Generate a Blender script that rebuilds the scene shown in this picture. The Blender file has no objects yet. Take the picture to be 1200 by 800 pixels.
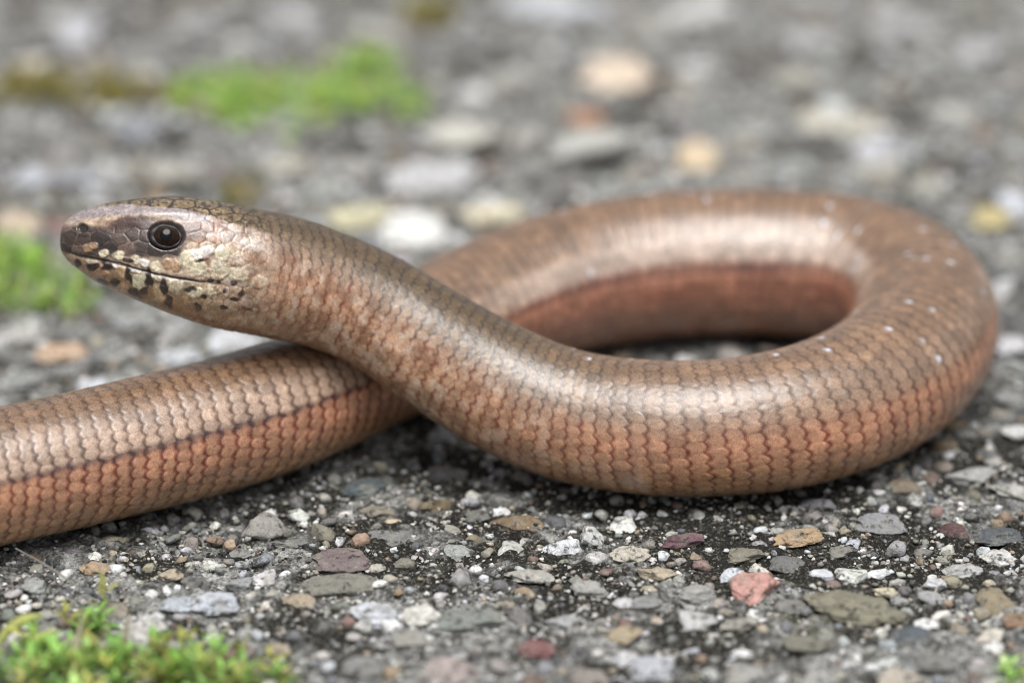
import bpy, bmesh, math
import numpy as np

MM = 0.001
rng = np.random.default_rng(11)
sc = bpy.context.scene
col = sc.collection

# ------------------------------------------------------------------ camera
PITCH = math.radians(23.0)
CP, SP = math.cos(PITCH), math.sin(PITCH)
CAM_D = 470.0                      # mm from the lens to the aimed-at point of the ground
LENS = 126.0
CAM = np.array([0.0, -CAM_D * CP, CAM_D * SP])
FWD = np.array([0.0, CP, -SP])
UPV = np.array([0.0, SP, CP])
cam_data = bpy.data.cameras.new('camera')
cam_data.lens = LENS
cam_data.sensor_width = 36.0
cam_data.clip_start = 0.005
cam_data.clip_end = 200.0
cam_data.dof.use_dof = True
cam_data.dof.focus_distance = 0.4135
cam_data.dof.aperture_fstop = 9.6
cam = bpy.data.objects.new('camera', cam_data)
cam.location = CAM * MM
cam.rotation_euler = (math.pi / 2 - PITCH, 0, 0)
col.objects.link(cam)
sc.camera = cam

# ------------------------------------------------------------------ sky and sun (bright overcast)
SUN_EL, SUN_AZ = math.radians(75), math.radians(178)   # azimuth clockwise from +y
world = bpy.data.worlds.new('World')
sc.world = world
world.use_nodes = True
wn = world.node_tree
wn.nodes.clear()
sky = wn.nodes.new('ShaderNodeTexSky')
sky.sky_type = 'NISHITA'
sky.sun_disc = False
sky.sun_elevation = SUN_EL
sky.sun_rotation = SUN_AZ
sky.air_density = 1.0
sky.dust_density = 4.0
hsv = wn.nodes.new('ShaderNodeHueSaturation')
hsv.inputs['Saturation'].default_value = 0.22
bg = wn.nodes.new('ShaderNodeBackground')
bg.inputs['Strength'].default_value = 0.05
wo = wn.nodes.new('ShaderNodeOutputWorld')
wn.links.new(sky.outputs[0], hsv.inputs['Color'])
wn.links.new(hsv.outputs[0], bg.inputs['Color'])
wn.links.new(bg.outputs[0], wo.inputs['Surface'])

sun_data = bpy.data.lights.new('sun', 'SUN')
sun_data.energy = 1.5
sun_data.angle = math.radians(42)
sun_data.color = (1.0, 0.985, 0.965)
sun = bpy.data.objects.new('sun', sun_data)
sun.rotation_euler = (math.pi / 2 - SUN_EL, 0, math.pi - SUN_AZ)
col.objects.link(sun)

sc.view_settings.view_transform = 'Standard'
sc.view_settings.look = 'None'
sc.view_settings.gamma = 1.0
sc.view_settings.use_curve_mapping = False
sc.view_settings.exposure = 1.1
sc.cycles.pixel_filter_type = 'BLACKMAN_HARRIS'
sc.cycles.filter_width = 1.0

# ------------------------------------------------------------------ helpers
def ray(px, py):
    k = 36.0 / LENS / 1200.0
    return FWD + np.array([1.0, 0, 0]) * ((px - 600.0) * k) + UPV * ((400.0 - py) * k)

def ground_at(px, py, z=0.0):
    """a place in the scene (mm) seen at that spot of the photograph, at height z"""
    d = ray(px, py)
    return CAM + d * ((z - CAM[2]) / d[2])

def seen_at(P):
    """where points (mm) show in the photograph"""
    k = 36.0 / LENS / 1200.0
    Q = P - CAM
    dep = Q @ FWD
    return 600.0 + Q[..., 0] / dep / k, 400.0 - (Q @ UPV) / dep / k, dep

def lin(c):
    c = np.asarray(c, float) / 255.0
    return np.where(c <= 0.04045, c / 12.92, ((c + 0.055) / 1.055) ** 2.4)

def _hash(ix, iy, iz, seed):
    h = (ix * 374761393 + iy * 668265263 + iz * 2147483647 + seed * 1274126177) & 0xFFFFFFFF
    h = ((h ^ (h >> 13)) * 1274126177) & 0xFFFFFFFF
    return ((h ^ (h >> 16)) & 0xFFFFFF) / float(0xFFFFFF)

def vnoise(x, y, z=0.0, seed=0):
    x, y, z = np.broadcast_arrays(np.asarray(x, float), y, z)
    x0, y0, z0 = np.floor(x), np.floor(y), np.floor(z)
    fx, fy, fz = x - x0, y - y0, z - z0
    fx, fy, fz = [f * f * (3 - 2 * f) for f in (fx, fy, fz)]
    ix, iy, iz = x0.astype(np.int64), y0.astype(np.int64), z0.astype(np.int64)
    r = 0
    for dx in (0, 1):
        for dy in (0, 1):
            for dz in (0, 1):
                w = (fx if dx else 1 - fx) * (fy if dy else 1 - fy) * (fz if dz else 1 - fz)
                r = r + w * _hash(ix + dx, iy + dy, iz + dz, seed)
    return r * 2 - 1

def fbm(x, y, z=0.0, seed=0, o=3):
    r, a, f = 0, 1.0, 1.0
    for k in range(o):
        r = r + a * vnoise(np.asarray(x) * f, np.asarray(y) * f, np.asarray(z) * f, seed + k * 17)
        a *= 0.5
        f *= 2.03
    return r

def sstep(a, b, x):
    t = np.clip((x - a) / (b - a), 0, 1)
    return t * t * (3 - 2 * t)

def mesh_np(name, V, F, colours=None, smooth=True):
    """V in mm, F an (n,3) or (n,4) array, colours linear rgb per vertex"""
    me = bpy.data.meshes.new(name)
    V = np.ascontiguousarray(np.asarray(V, np.float32) * MM)
    F = np.ascontiguousarray(F, np.int32)
    n, k = F.shape
    me.vertices.add(len(V)); me.vertices.foreach_set('co', V.ravel())
    me.loops.add(n * k); me.loops.foreach_set('vertex_index', F.ravel())
    me.polygons.add(n)
    me.polygons.foreach_set('loop_start', np.arange(0, n * k, k, dtype=np.int32))
    me.polygons.foreach_set('use_smooth', np.full(n, smooth))
    if colours is not None:
        a = me.attributes.new('Col', 'FLOAT_COLOR', 'POINT')
        c = np.ones((len(V), 4), np.float32); c[:, :3] = colours
        a.data.foreach_set('color', c.ravel())
    me.update(calc_edges=True)
    me.validate()
    return me

def link(name, me, mat=None, parent=None, **props):
    o = bpy.data.objects.new(name, me)
    col.objects.link(o)
    if mat is not None and not me.materials:
        me.materials.append(mat)
    o.parent = parent
    for k, v in props.items():
        o[k] = v
    return o

def empty(name, loc, **props):
    o = bpy.data.objects.new(name, None)
    o.empty_display_size = 0.004
    o.location = np.asarray(loc, float) * MM
    col.objects.link(o)
    for k, v in props.items():
        o[k] = v
    return o

class NT:
    """small helper for node materials"""
    def __init__(self, name):
        self.m = bpy.data.materials.new(name)
        self.m.use_nodes = True
        self.t = self.m.node_tree
        self.b = self.t.nodes['Principled BSDF']
        self.out = self.t.nodes['Material Output']
        self.co = self.t.nodes.new('ShaderNodeTexCoord')
    def n(self, kind, **kw):
        x = self.t.nodes.new(kind)
        for k, v in kw.items():
            if k in x.inputs.keys() if isinstance(k, str) else False:
                x.inputs[k].default_value = v
            else:
                setattr(x, k, v)
        return x
    def l(self, a, b):
        self.t.links.new(a, b)
    def noise(self, scale_mm, detail=3.0, rough=0.55, coord='Object', distort=0.0):
        x = self.t.nodes.new('ShaderNodeTexNoise')
        x.inputs['Scale'].default_value = 1000.0 / scale_mm
        x.inputs['Detail'].default_value = detail
        x.inputs['Roughness'].default_value = rough
        x.inputs['Distortion'].default_value = distort
        self.l(self.vec if hasattr(self, 'vec') else self.co.outputs[coord], x.inputs['Vector'])
        return x.outputs['Fac']
    def ramp(self, fac, stops):
        x = self.t.nodes.new('ShaderNodeValToRGB')
        e = x.color_ramp.elements
        while len(e) < len(stops):
            e.new(0.5)
        for el, (p, c) in zip(e, stops):
            el.position = p
            el.color = (*c, 1) if hasattr(c, '__len__') else (c, c, c, 1)
        self.l(fac, x.inputs['Fac'])
        return x.outputs['Color']
    def mix(self, fac, a, b, blend='MIX'):
        x = self.t.nodes.new('ShaderNodeMix')
        x.data_type = 'RGBA'
        x.blend_type = blend
        for s, i in ((fac, 0), (a, 6), (b, 7)):
            if hasattr(s, 'is_linked'):
                self.l(s, x.inputs[i])
            elif i == 0:
                x.inputs[0].default_value = s
            else:
                x.inputs[i].default_value = (*s, 1)
        return x.outputs[2]
    def bump(self, height, dist_mm, strength=1.0, normal=None):
        x = self.t.nodes.new('ShaderNodeBump')
        x.inputs['Strength'].default_value = strength
        x.inputs['Distance'].default_value = dist_mm * MM
        self.l(height, x.inputs['Height'])
        if normal is not None:
            self.l(normal, x.inputs['Normal'])
        return x.outputs['Normal']

# ------------------------------------------------------------------ materials
def ground_material():
    k = NT('weathered_concrete')
    big = k.noise(14, 4, 0.6)
    mid = k.noise(2.6, 5, 0.68)
    fine = k.noise(0.45, 4, 0.7)
    mortar = k.ramp(mid, [(0.33, lin((42, 41, 39))), (0.44, lin((116, 116, 113))), (0.53, lin((170, 170, 166))), (0.66, lin((216, 216, 212)))])
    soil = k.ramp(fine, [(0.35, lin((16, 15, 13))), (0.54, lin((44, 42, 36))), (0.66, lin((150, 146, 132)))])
    # crust of black dirt and lichen, also painting shade in and around the loop
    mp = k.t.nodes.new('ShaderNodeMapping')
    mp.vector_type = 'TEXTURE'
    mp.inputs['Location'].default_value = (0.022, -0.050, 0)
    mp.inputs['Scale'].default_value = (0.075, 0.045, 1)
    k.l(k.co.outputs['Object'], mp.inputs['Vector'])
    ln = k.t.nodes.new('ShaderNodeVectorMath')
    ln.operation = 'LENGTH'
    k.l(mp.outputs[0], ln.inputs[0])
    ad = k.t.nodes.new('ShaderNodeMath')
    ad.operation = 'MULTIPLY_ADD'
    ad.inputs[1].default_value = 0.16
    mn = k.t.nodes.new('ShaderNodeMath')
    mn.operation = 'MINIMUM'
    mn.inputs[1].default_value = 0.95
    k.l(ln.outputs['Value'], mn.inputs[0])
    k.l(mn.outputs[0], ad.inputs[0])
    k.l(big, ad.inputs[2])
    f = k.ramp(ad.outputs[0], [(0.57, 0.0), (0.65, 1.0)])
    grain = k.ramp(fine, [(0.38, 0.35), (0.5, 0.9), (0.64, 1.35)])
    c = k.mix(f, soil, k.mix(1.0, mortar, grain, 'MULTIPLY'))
    olive = k.ramp(k.noise(30, 3, 0.6), [(0.60, 0.0), (0.72, 0.45)])
    c = k.mix(olive, c, lin((112, 110, 70)))
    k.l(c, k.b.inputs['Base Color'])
    k.b.inputs['Roughness'].default_value = 0.92
    n1 = k.bump(k.noise(1.0, 5, 0.75), 1.1)
    k.l(k.bump(fine, 0.25, 1.0, n1), k.b.inputs['Normal'])
    return k.m

def stone_material(per_object):
    k = NT('stone' if per_object else 'gravel')
    if per_object:
        oi = k.t.nodes.new('ShaderNodeObjectInfo')
        geo = k.t.nodes.new('ShaderNodeNewGeometry')
        k.vec = geo.outputs['Position']
        basec = oi.outputs['Color']
    else:
        at = k.t.nodes.new('ShaderNodeAttribute')
        at.attribute_name = 'Col'
        basec = at.outputs['Color']
    n_blot = k.noise(2.0, 6, 0.7, distort=1.0)
    n_mid = k.noise(0.8, 5, 0.7)
    n_fine = k.noise(0.28, 3, 0.6)
    c = k.mix(1.0, basec, k.ramp(n_mid, [(0.28, 0.55), (0.5, 1.0), (0.72, 1.28)]), 'MULTIPLY')
    c = k.mix(k.ramp(n_blot, [(0.48, 0.0), (0.64, 0.6)]), c, k.mix(n_fine, lin((80, 77, 68)), lin((190, 186, 172))))
    c = k.mix(k.ramp(k.noise(1.3, 4, 0.7), [(0.55, 0.0), (0.64, 0.85)]), c, lin((40, 38, 34)))
    c = k.mix(k.ramp(n_fine, [(0.66, 0.0), (0.74, 0.5)]), c, lin((214, 210, 200)))
    k.l(c, k.b.inputs['Base Color'])
    k.b.inputs['Roughness'].default_value = 0.72
    n1 = k.bump(n_mid, 0.5)
    k.l(k.bump(n_fine, 0.14, 1.0, n1), k.b.inputs['Normal'])
    return k.m

def grit_material():
    k = NT('grit')
    at = k.t.nodes.new('ShaderNodeAttribute')
    at.attribute_name = 'Col'
    k.l(at.outputs['Color'], k.b.inputs['Base Color'])
    k.b.inputs['Roughness'].default_value = 0.8
    return k.m

def skin_material():
    k = NT('scaly_skin')
    at = k.t.nodes.new('ShaderNodeAttribute')
    at.attribute_name = 'Col'
    n1 = k.noise(0.55, 4, 0.7)
    n2 = k.noise(0.2, 5, 0.75)
    c = k.mix(1.0, at.outputs['Color'], k.ramp(n1, [(0.3, 0.74), (0.7, 1.22)]), 'MULTIPLY')
    c = k.mix(1.0, c, k.ramp(n2, [(0.34, 0.78), (0.5, 1.0), (0.66, 1.2)]), 'MULTIPLY')
    k.l(c, k.b.inputs['Base Color'])
    k.l(k.ramp(n2, [(0.36, 0.18), (0.5, 0.34), (0.64, 0.55)]), k.b.inputs['Roughness'])
    k.b.inputs['Specular IOR Level'].default_value = 0.9
    k.b.inputs['Coat Weight'].default_value = 0.45
    k.b.inputs['Coat Roughness'].default_value = 0.22
    k.b.inputs['Subsurface Weight'].default_value = 0.0
    nn = k.bump(n2, 0.028, 1.0)
    k.l(nn, k.b.inputs['Normal'])
    k.l(nn, k.b.inputs['Coat Normal'])
    return k.m

def leaf_material():
    k = NT('moss_leaf')
    at = k.t.nodes.new('ShaderNodeAttribute')
    at.attribute_name = 'Col'
    tr = k.t.nodes.new('ShaderNodeBsdfTranslucent')
    mx = k.t.nodes.new('ShaderNodeMixShader')
    mx.inputs[0].default_value = 0.35
    k.l(at.outputs['Color'], k.b.inputs['Base Color'])
    k.l(at.outputs['Color'], tr.inputs['Color'])
    k.b.inputs['Roughness'].default_value = 0.5
    k.l(k.b.outputs[0], mx.inputs[1])
    k.l(tr.outputs[0], mx.inputs[2])
    k.l(mx.outputs[0], k.out.inputs['Surface'])
    return k.m

def plain_material(name, c, rough=0.5, coat=0.0, var=0.0):
    k = NT(name)
    if var:
        f = k.ramp(k.noise(0.5, 3), [(0.3, 1 - var), (0.7, 1 + var)])
        k.l(k.mix(1.0, tuple(lin(c)), f, 'MULTIPLY'), k.b.inputs['Base Color'])
    else:
        k.b.inputs['Base Color'].default_value = (*lin(c), 1)
    k.b.inputs['Roughness'].default_value = rough
    k.b.inputs['Coat Weight'].default_value = coat
    k.b.inputs['Coat Roughness'].default_value = 0.03
    return k.m

M_GROUND = ground_material()
M_STONE = stone_material(True)
M_GRAVEL = stone_material(False)
M_GRIT = grit_material()
M_SKIN = skin_material()
M_LEAF = leaf_material()

# ------------------------------------------------------------------ the animal's centre line
# x, y in the photograph, height of the axis (mm), radius (mm)
AXIS = [
    (73.5, 275.5, 30.4, 0.0), (75, 275.5, 30.4, 1.35), (79, 276, 30.4, 2.2), (86, 277.5, 30.3, 2.8),
    (100, 280, 30.2, 3.65), (115, 282.5, 30.1, 4.35), (130, 285, 30.0, 4.9), (160, 289.5, 29.7, 5.8), (200, 296, 29.0, 6.65),
    (230, 303, 28.2, 7.05), (260, 312, 27.0, 7.35), (300, 320, 25.5, 7.45), (350, 331, 23.7, 7.40),
    (400, 347, 21.7, 7.15), (450, 371, 19.2, 7.05), (500, 404, 16.1, 7.25), (550, 435, 13.1, 7.55),
    (600, 462, 10.7, 7.75), (650, 483, 9.0, 7.9), (700, 495, 8.3, 8.0), (750, 501, 8.2, 8.1), (800, 503.5, 8.25, 8.15),
    (850, 501.5, 8.35, 8.2), (900, 496, 8.5, 8.35), (950, 485, 8.65, 8.5), (1000, 467, 8.8, 8.7),
    (1043, 442, 9.0, 8.9), (1071, 413, 9.2, 9.1), (1082, 382, 9.4, 9.3), (1075, 353, 9.5, 9.4),
    (1046, 330, 9.6, 9.5), (1000, 316, 9.65, 9.6), (930, 309, 9.7, 9.65), (860, 307.5, 9.7, 9.65),
    (800, 309, 9.7, 9.65), (740, 315, 9.6, 9.55), (680, 326, 9.4, 9.35), (620, 343, 9.2, 9.15), (560, 367, 8.9, 8.8),
    (500, 396, 8.5, 8.4), (440, 427, 8.0, 7.85), (380, 457, 7.8, 7.7), (320, 479, 8.1, 8.0), (250, 501, 8.1, 8.0),
    (180, 518, 8.1, 8.0), (100, 537, 8.1, 7.95), (0, 559, 8.05, 7.9),
]
C = np.array([ground_at(a, b, z) for a, b, z, r in AXIS])
R = np.array([a[3] for a in AXIS])
X0 = np.array([a[0] for a in AXIS])
tail = np.array([(-78, -69, 7.7), (-96, -66, 7.2), (-112, -54, 6.6), (-121, -36, 5.8), (-123, -14, 4.9), (-116, 6, 4.0),
                 (-101, 18, 3.1), (-84, 18, 2.2), (-74, 10, 1.6), (-71.5, 6, 0.0)])
C = np.vstack([C, np.column_stack([tail[:, :2], np.maximum(tail[:, 2] + 0.1, 1.6)])])
R = np.concatenate([R, tail[:, 2]])
chord = np.concatenate([[0], np.cumsum(np.linalg.norm(np.diff(C, axis=0), axis=1))])

def catmull(t, P, q):
    """monotone-parameter cubic through P(t)"""
    P = np.asarray(P, float)
    if P.ndim == 1:
        P = P[:, None]
    m = np.gradient(P, t, axis=0)
    i = np.clip(np.searchsorted(t, q, side='right') - 1, 0, len(t) - 2)
    h = (t[i + 1] - t[i])[:, None]
    u = ((q - t[i])[:, None]) / h
    return ((2 * u**3 - 3 * u**2 + 1) * P[i] + (u**3 - 2 * u**2 + u) * h * m[i]
            + (-2 * u**3 + 3 * u**2) * P[i + 1] + (u**3 - u**2) * h * m[i + 1])

def smooth_rows(A, n):
    for _ in range(n):
        B = A.copy()
        B[1:-1] = (A[:-2] + 2 * A[1:-1] + A[2:]) / 4
        A = B
    return A

s_head = 22.0
s_vis = chord[len(AXIS) - 1] + 6
s_end = chord[-1]
q = np.concatenate([np.linspace(0, 1, 40)**2 * 1.5, np.arange(1.58, s_head, 0.085), np.arange(s_head, s_vis, 0.155),
                    np.arange(s_vis, s_end, 0.5), [s_end]])
q = np.unique(q)
uni = np.linspace(0, s_end, 900)
Cu = smooth_rows(catmull(chord, C, uni), 30)
ctr = catmull(uni, Cu, q)
rad = np.interp(q, chord, R)
rad_s = catmull(chord, R, q)[:, 0]
rad = np.where(q > 1.2, rad_s, rad)
rad = np.maximum(rad, 0.0)
tan = np.gradient(Cu, uni, axis=0)
tan = catmull(uni, tan, q)
tan /= np.linalg.norm(tan, axis=1)[:, None]
up = np.array([0, 0, 1.0]) - tan * tan[:, 2:3]
up /= np.linalg.norm(up, axis=1)[:, None]
side = np.cross(tan, up)
roll = np.radians(np.interp(q, [0, 20, 60], [12, 11, 0]))[:, None]
up, side = up * np.cos(roll) - side * np.sin(roll), side * np.cos(roll) + up * np.sin(roll)

# ring angles: 0 on the back, denser where it can be seen
th = np.concatenate([np.linspace(-math.pi, -2.2, 16, endpoint=False), np.linspace(-2.2, 2.2, 262, endpoint=False),
                     np.linspace(2.2, math.pi, 16, endpoint=False)])
nq, nt = len(q), len(th)
Q, T = np.meshgrid(q, th, indexing='ij')
ct, st = np.cos(T), np.sin(T)
headness = 1 - sstep(14, 34, Q)
ex = 2.0 + 0.35 * headness
rr = (np.abs(ct)**ex + np.abs(st)**ex) ** (-1 / ex)
wid = 1.0 + 0.0 * Q
wid = wid - 0.06 * headness * sstep(12, 2, Q)
low = np.where(ct < 0, 1 - 0.05 * (1 - headness) * ct**2, 1.0)      # belly a little flat
DIR = side[:, None, :] * (st * wid)[..., None] + up[:, None, :] * (ct * low)[..., None]
P0 = ctr[:, None, :] + DIR * (rad[:, None] * rr)[..., None]
# the side of the head that faces the lens gives the pattern to both sides
mirror = np.abs(T)
iT = np.argsort(th)
nh = int(np.searchsorted(q, 60.0))
def mirrored(F):
    """value at +|theta| for every vertex of the head and neck"""
    out = np.empty_like(F)
    for k in range(nh):
        out[k] = np.interp(np.abs(th), th[th >= 0], F[k][th >= 0])
    return out
hx, hy, _ = seen_at(P0[:nh])
HX, HY = mirrored(hx), mirrored(hy)

# ------------------------------------------------------------------ scales: relief and colour
a_deg = np.degrees(np.abs(T))
pitch = np.interp(q, [0, 18, 45, 75], [1.3, 1.35, 1.6, 1.85])
S1 = np.concatenate([[0], np.cumsum(np.diff(q) / ((pitch[1:] + pitch[:-1]) / 2))])
S = S1[:, None] - 0.45 * (np.abs(T) - 1.1) * sstep(20, 60, Q) + (0.10 + 0.2 * sstep(62, 30, Q)) * vnoise(Q / 4.0, T * 3.5, 0, 5) + 0.09 * vnoise(Q / 1.2, T * 9, 0, 6)
NR = 38
tt = (T / (2 * math.pi) + 0.5) * NR + (0.06 + 0.2 * sstep(62, 35, Q)) * vnoise(Q / 2.5, T * 5, 0, 8)
col_i = np.full(S.shape, -999, np.int64)
e_front = np.zeros_like(S)
e_back = np.zeros_like(S)
dt_own = np.zeros_like(S)
row_own = np.zeros(S.shape, np.int64)
base_i = np.floor(S).astype(np.int64)
prev_rear = None
for k in (-2, -1, 0, 1):
    i = base_i + k
    tk = tt + 0.5 * (i % 2)
    row = np.floor(tk).astype(np.int64)
    d = tk - row - 0.5
    rear = i + 0.70 + 0.19 * np.clip(1 - (2 * np.abs(d))**2.0, 0, 1)
    take = (col_i == -999) & (S < rear)
    if prev_rear is not None:
        e_back = np.where(take, S - prev_rear, e_back)
    e_front = np.where(take, rear - S, e_front)
    dt_own = np.where(take, d, dt_own)
    row_own = np.where(take, row, row_own)
    col_i = np.where(take, i, col_i)
    prev_rear = rear
e_back = np.clip(e_back, 0, 2)
rnd = _hash(col_i, row_own % NR, col_i * 0, 3)
rnd2 = _hash(col_i, row_own % NR, col_i * 0, 9)
side_gap = 0.5 - np.abs(dt_own)
on_body = sstep(15, 27, Q) * sstep(s_end, s_end - 2, Q)
dorsal_f = sstep(70, 58, a_deg)
relief = 0.07 * (1 - np.clip(e_front / 1.1, 0, 1)) * sstep(0.0, 0.14, e_front)
relief += 0.11 * sstep(0, 0.34, e_back) * sstep(0, 0.22, e_front) * (0.88 + 0.12 * sstep(0, 0.16, side_gap))
relief = relief * (0.26 + 0.36 * (1 - dorsal_f)) * (0.25 + 0.75 * sstep(45, 90, Q)) * (0.7 + 0.6 * rnd2)
relief += 0.018 * fbm(Q * 1.6, T * 13, 0, 21, 4)
relief = relief * on_body

edge = np.maximum(np.exp(-(e_back / (0.15 + 0.06 * sstep(chord[38], chord[41], Q)))**2), 0.75 * np.exp(-(e_front / 0.07)**2))
edge = np.maximum(edge, 0.08 * np.exp(-(side_gap / 0.07)**2))
edge *= 0.78 + 0.4 * sstep(0.3, 0.05, side_gap)
edge *= 0.75 + 0.5 * _hash(col_i, row_own % NR, col_i * 0, 13)
edge = np.clip(edge + 0.25 * vnoise(Q / 0.5, T * 16, 0, 14) * edge, 0, 1)

def blend(a, b, f):
    return a * (1 - f[..., None]) + np.asarray(b, float) * f[..., None]

one = np.ones_like(S)
neck = 1 - sstep(45, 85, Q)
mott = fbm(Q / 3.0, T * 4, 0, 31, 3)
fine = fbm(Q * 1.4, T * 12, 0, 33, 2)
# back
dors = blend(one[..., None] * np.array([140, 111, 87.0]), (100, 81, 57), neck * sstep(62, 40, a_deg))
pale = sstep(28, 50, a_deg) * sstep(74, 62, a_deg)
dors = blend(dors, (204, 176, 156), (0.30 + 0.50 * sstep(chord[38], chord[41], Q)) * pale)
d_edge = blend(one[..., None] * np.array([84, 58, 42.0]), (46, 34, 24), neck * 0.9)
de = edge * 0.82
dors_c = dors * (1 - de[..., None]) + d_edge * de[..., None]
# flank
fl = blend(one[..., None] * np.array([202, 148, 116.0]), (186, 142, 104), sstep(85, 125, a_deg))
fl = blend(fl, (192, 158, 128), neck * 0.6)
f_edge = blend(one[..., None] * np.array([112, 48, 32.0]), (116, 64, 38), sstep(90, 120, a_deg))
f_edge = blend(f_edge, (150, 92, 66), neck * 0.7)
flank_c = fl * (1 - (0.92 * edge)[..., None]) + f_edge * (0.92 * edge)[..., None]
belly = sstep(118, 140, a_deg)
flank_c = blend(flank_c, (158, 130, 102), belly * 0.6)
# towards the middle of the body: a deeper, smoother red-brown flank with lengthwise streaks, and a pale rim above it with its sheen painted in
mid = sstep(118, 140, Q) * (1 - sstep(chord[37], chord[40], Q))
flank_c = blend(flank_c, (158, 108, 90), mid * 0.6)
streak = sstep(0.1, 0.6, vnoise(Q / 16.0, T * 26, 0, 37)) * sstep(66, 72, a_deg) * sstep(104, 84, a_deg)
flank_c = blend(flank_c, (98, 54, 46), mid * streak * 0.75)
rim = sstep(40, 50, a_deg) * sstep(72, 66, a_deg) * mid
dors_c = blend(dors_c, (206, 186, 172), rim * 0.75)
# lateral line, stepped by the scales
lat = 66.0 + 3.0 * (rnd - 0.5) + 3.0 * (dt_own * 0)
soft = 2.0 + 5.0 * (1 - sstep(chord[38], chord[41], Q)) + 8.0 * (1 - sstep(85, 125, Q))
is_fl = sstep(-1, 1, (a_deg - lat - 2) / soft)
colr = dors_c * (1 - is_fl[..., None]) + flank_c * is_fl[..., None]
line = np.exp(-((a_deg - lat - 2.5) / 3.2)**2) * (0.15 + 0.16 * sstep(chord[38], chord[41], Q) + 0.6 * np.maximum(edge, sstep(0.4, 0.05, e_front)))
tailw = sstep(chord[38], chord[41], Q)
midw = sstep(95, 120, Q)
line_s = np.clip(0.18 + 0.30 * midw + 0.42 * tailw, 0, 1) * sstep(40, 80, Q)
colr = blend(colr, (58, 34, 32), np.clip(line * line_s * 1.1, 0, 1))
colr *= (0.93 + 0.16 * (rnd - 0.3))[..., None] * (1 + 0.07 * mott + 0.06 * fine)[..., None]
# pale bluish flecks on some scales of the back
fleck = (rnd2 > 0.952) & (a_deg < 64) & (Q > 62) & (Q < 190)
fm = np.exp(-((e_front - 0.32) / 0.17)**2 - (dt_own / 0.3)**2) * fleck * sstep(0.0, 0.5, rnd)
colr = blend(colr, (214, 224, 240), np.clip(fm * 1.2, 0, 1))
nm = neck * sstep(50, 70, a_deg)
mo = fbm(Q / 1.5, T * 5.5, 0, 35, 3)
colr = blend(colr, (128, 84, 58), nm * sstep(0.15, 0.7, mo) * 0.55)
colr = blend(colr, (218, 196, 178), nm * sstep(-0.15, -0.7, mo) * 0.6)
# dark spots scattered along the neck
sp = (rnd > 0.86) & (a_deg > 60) & (Q < 75)
colr = blend(colr, (120, 58, 40), np.exp(-(e_back / 0.25)**2) * sp * 0.8)

# ------------------------------------------------------------------ head pattern
fine_all, mott_all = fine, mott
fine, mott, oneh, Qh = fine[:nh], mott[:nh], one[:nh], Q[:nh]
hc = oneh[..., None] * np.array([186, 162, 138.0])
hdisp = np.zeros_like(oneh)
ang = HX * 0
def poly_y(pts, x):
    pts = np.array(pts, float)
    return np.interp(x, pts[:, 0], pts[:, 1])
def spot(cx, cy, a, b, rot=0, soft=0.3, wob=0.28):
    c, s_ = math.cos(math.radians(rot)), math.sin(math.radians(rot))
    dx, dy = HX - cx, HY - cy
    u, v = (dx * c + dy * s_) / a, (-dx * s_ + dy * c) / b
    d = np.hypot(u, v) + wob * vnoise(HX / 5, HY / 5, 0, int(cx * 7 + cy))
    return sstep(1 + soft, 1 - soft, d)
CROWN = [(60, 262), (80, 253), (95, 246), (120, 241), (150, 239), (200, 243), (240, 252), (300, 268), (350, 283), (420, 308)]
crown_y = poly_y(CROWN, HX) + 1.6 * vnoise(HX / 9, HY / 9, 0, 41)
# irregular shields over the whole head (jittered cells)
def cells(sx, sy, seed):
    gx, gy = HX / sx, HY / sy
    bx, by = np.floor(gx).astype(np.int64), np.floor(gy).astype(np.int64)
    d1 = np.full(gx.shape, 9.0); d2 = d1.copy(); idv = np.zeros_like(gx)
    for ox in (-1, 0, 1):
        for oy in (-1, 0, 1):
            cx, cy = bx + ox, by + oy
            jx = cx + 0.2 + 0.6 * _hash(cx, cy, cx * 0, seed) + 0.5 * (cy % 2)
            jy = cy + 0.2 + 0.6 * _hash(cx, cy, cx * 0, seed + 1)
            d = np.hypot(gx + 0.25 - jx, gy - jy)
            nid = _hash(cx, cy, cx * 0, seed + 2)
            nearer = d < d1
            d2 = np.where(nearer, d1, np.minimum(d2, d))
            idv = np.where(nearer, nid, idv)
            d1 = np.where(nearer, d, d1)
    return d2 - d1, idv
ce, cid = cells(17, 13, 51)
cell_edge = sstep(0.16, 0.02, ce)
hc = hc * (0.90 + 0.22 * cid)[..., None]
hc = blend(hc, (206, 176, 164), 0.35 * sstep(0.2, 0.6, vnoise(HX / 22, HY / 16, 0, 44)))
hc = blend(hc, (120, 78, 56), cell_edge * 0.45 * sstep(215, 240, HX))
hdisp -= 0.07 * cell_edge * sstep(200, 240, HX)
# snout side plates
lore = sstep(262, 268, HY) * sstep(304, 298, HY) * sstep(222, 205, HX)
ce2, cid2 = cells(19, 15, 61)
plate = blend(oneh[..., None] * np.array([44, 32, 26.0]), (128, 104, 92), cid2)
hc = hc * (1 - lore[..., None]) + plate * lore[..., None]
hc = blend(hc, (196, 182, 178), lore * sstep(0.12, 0.02, ce2) * 0.35 * sstep(-0.4, 0.3, vnoise(HX / 9, HY / 7, 0, 66)))
hdisp -= 0.05 * lore * sstep(0.12, 0.02, ce2)
hc = blend(hc, (66, 34, 20), 0.92 * spot(153, 262, 28, 8, -4))
hc = blend(hc, (104, 60, 36), 0.92 * spot(224, 269, 20, 9, 12))
hc = blend(hc, (60, 48, 44), 0.75 * spot(166, 290, 8, 10, 0))
hc = blend(hc, (62, 34, 22), 0.72 * spot(186, 270, 58, 11, 4, 0.4))
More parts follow.
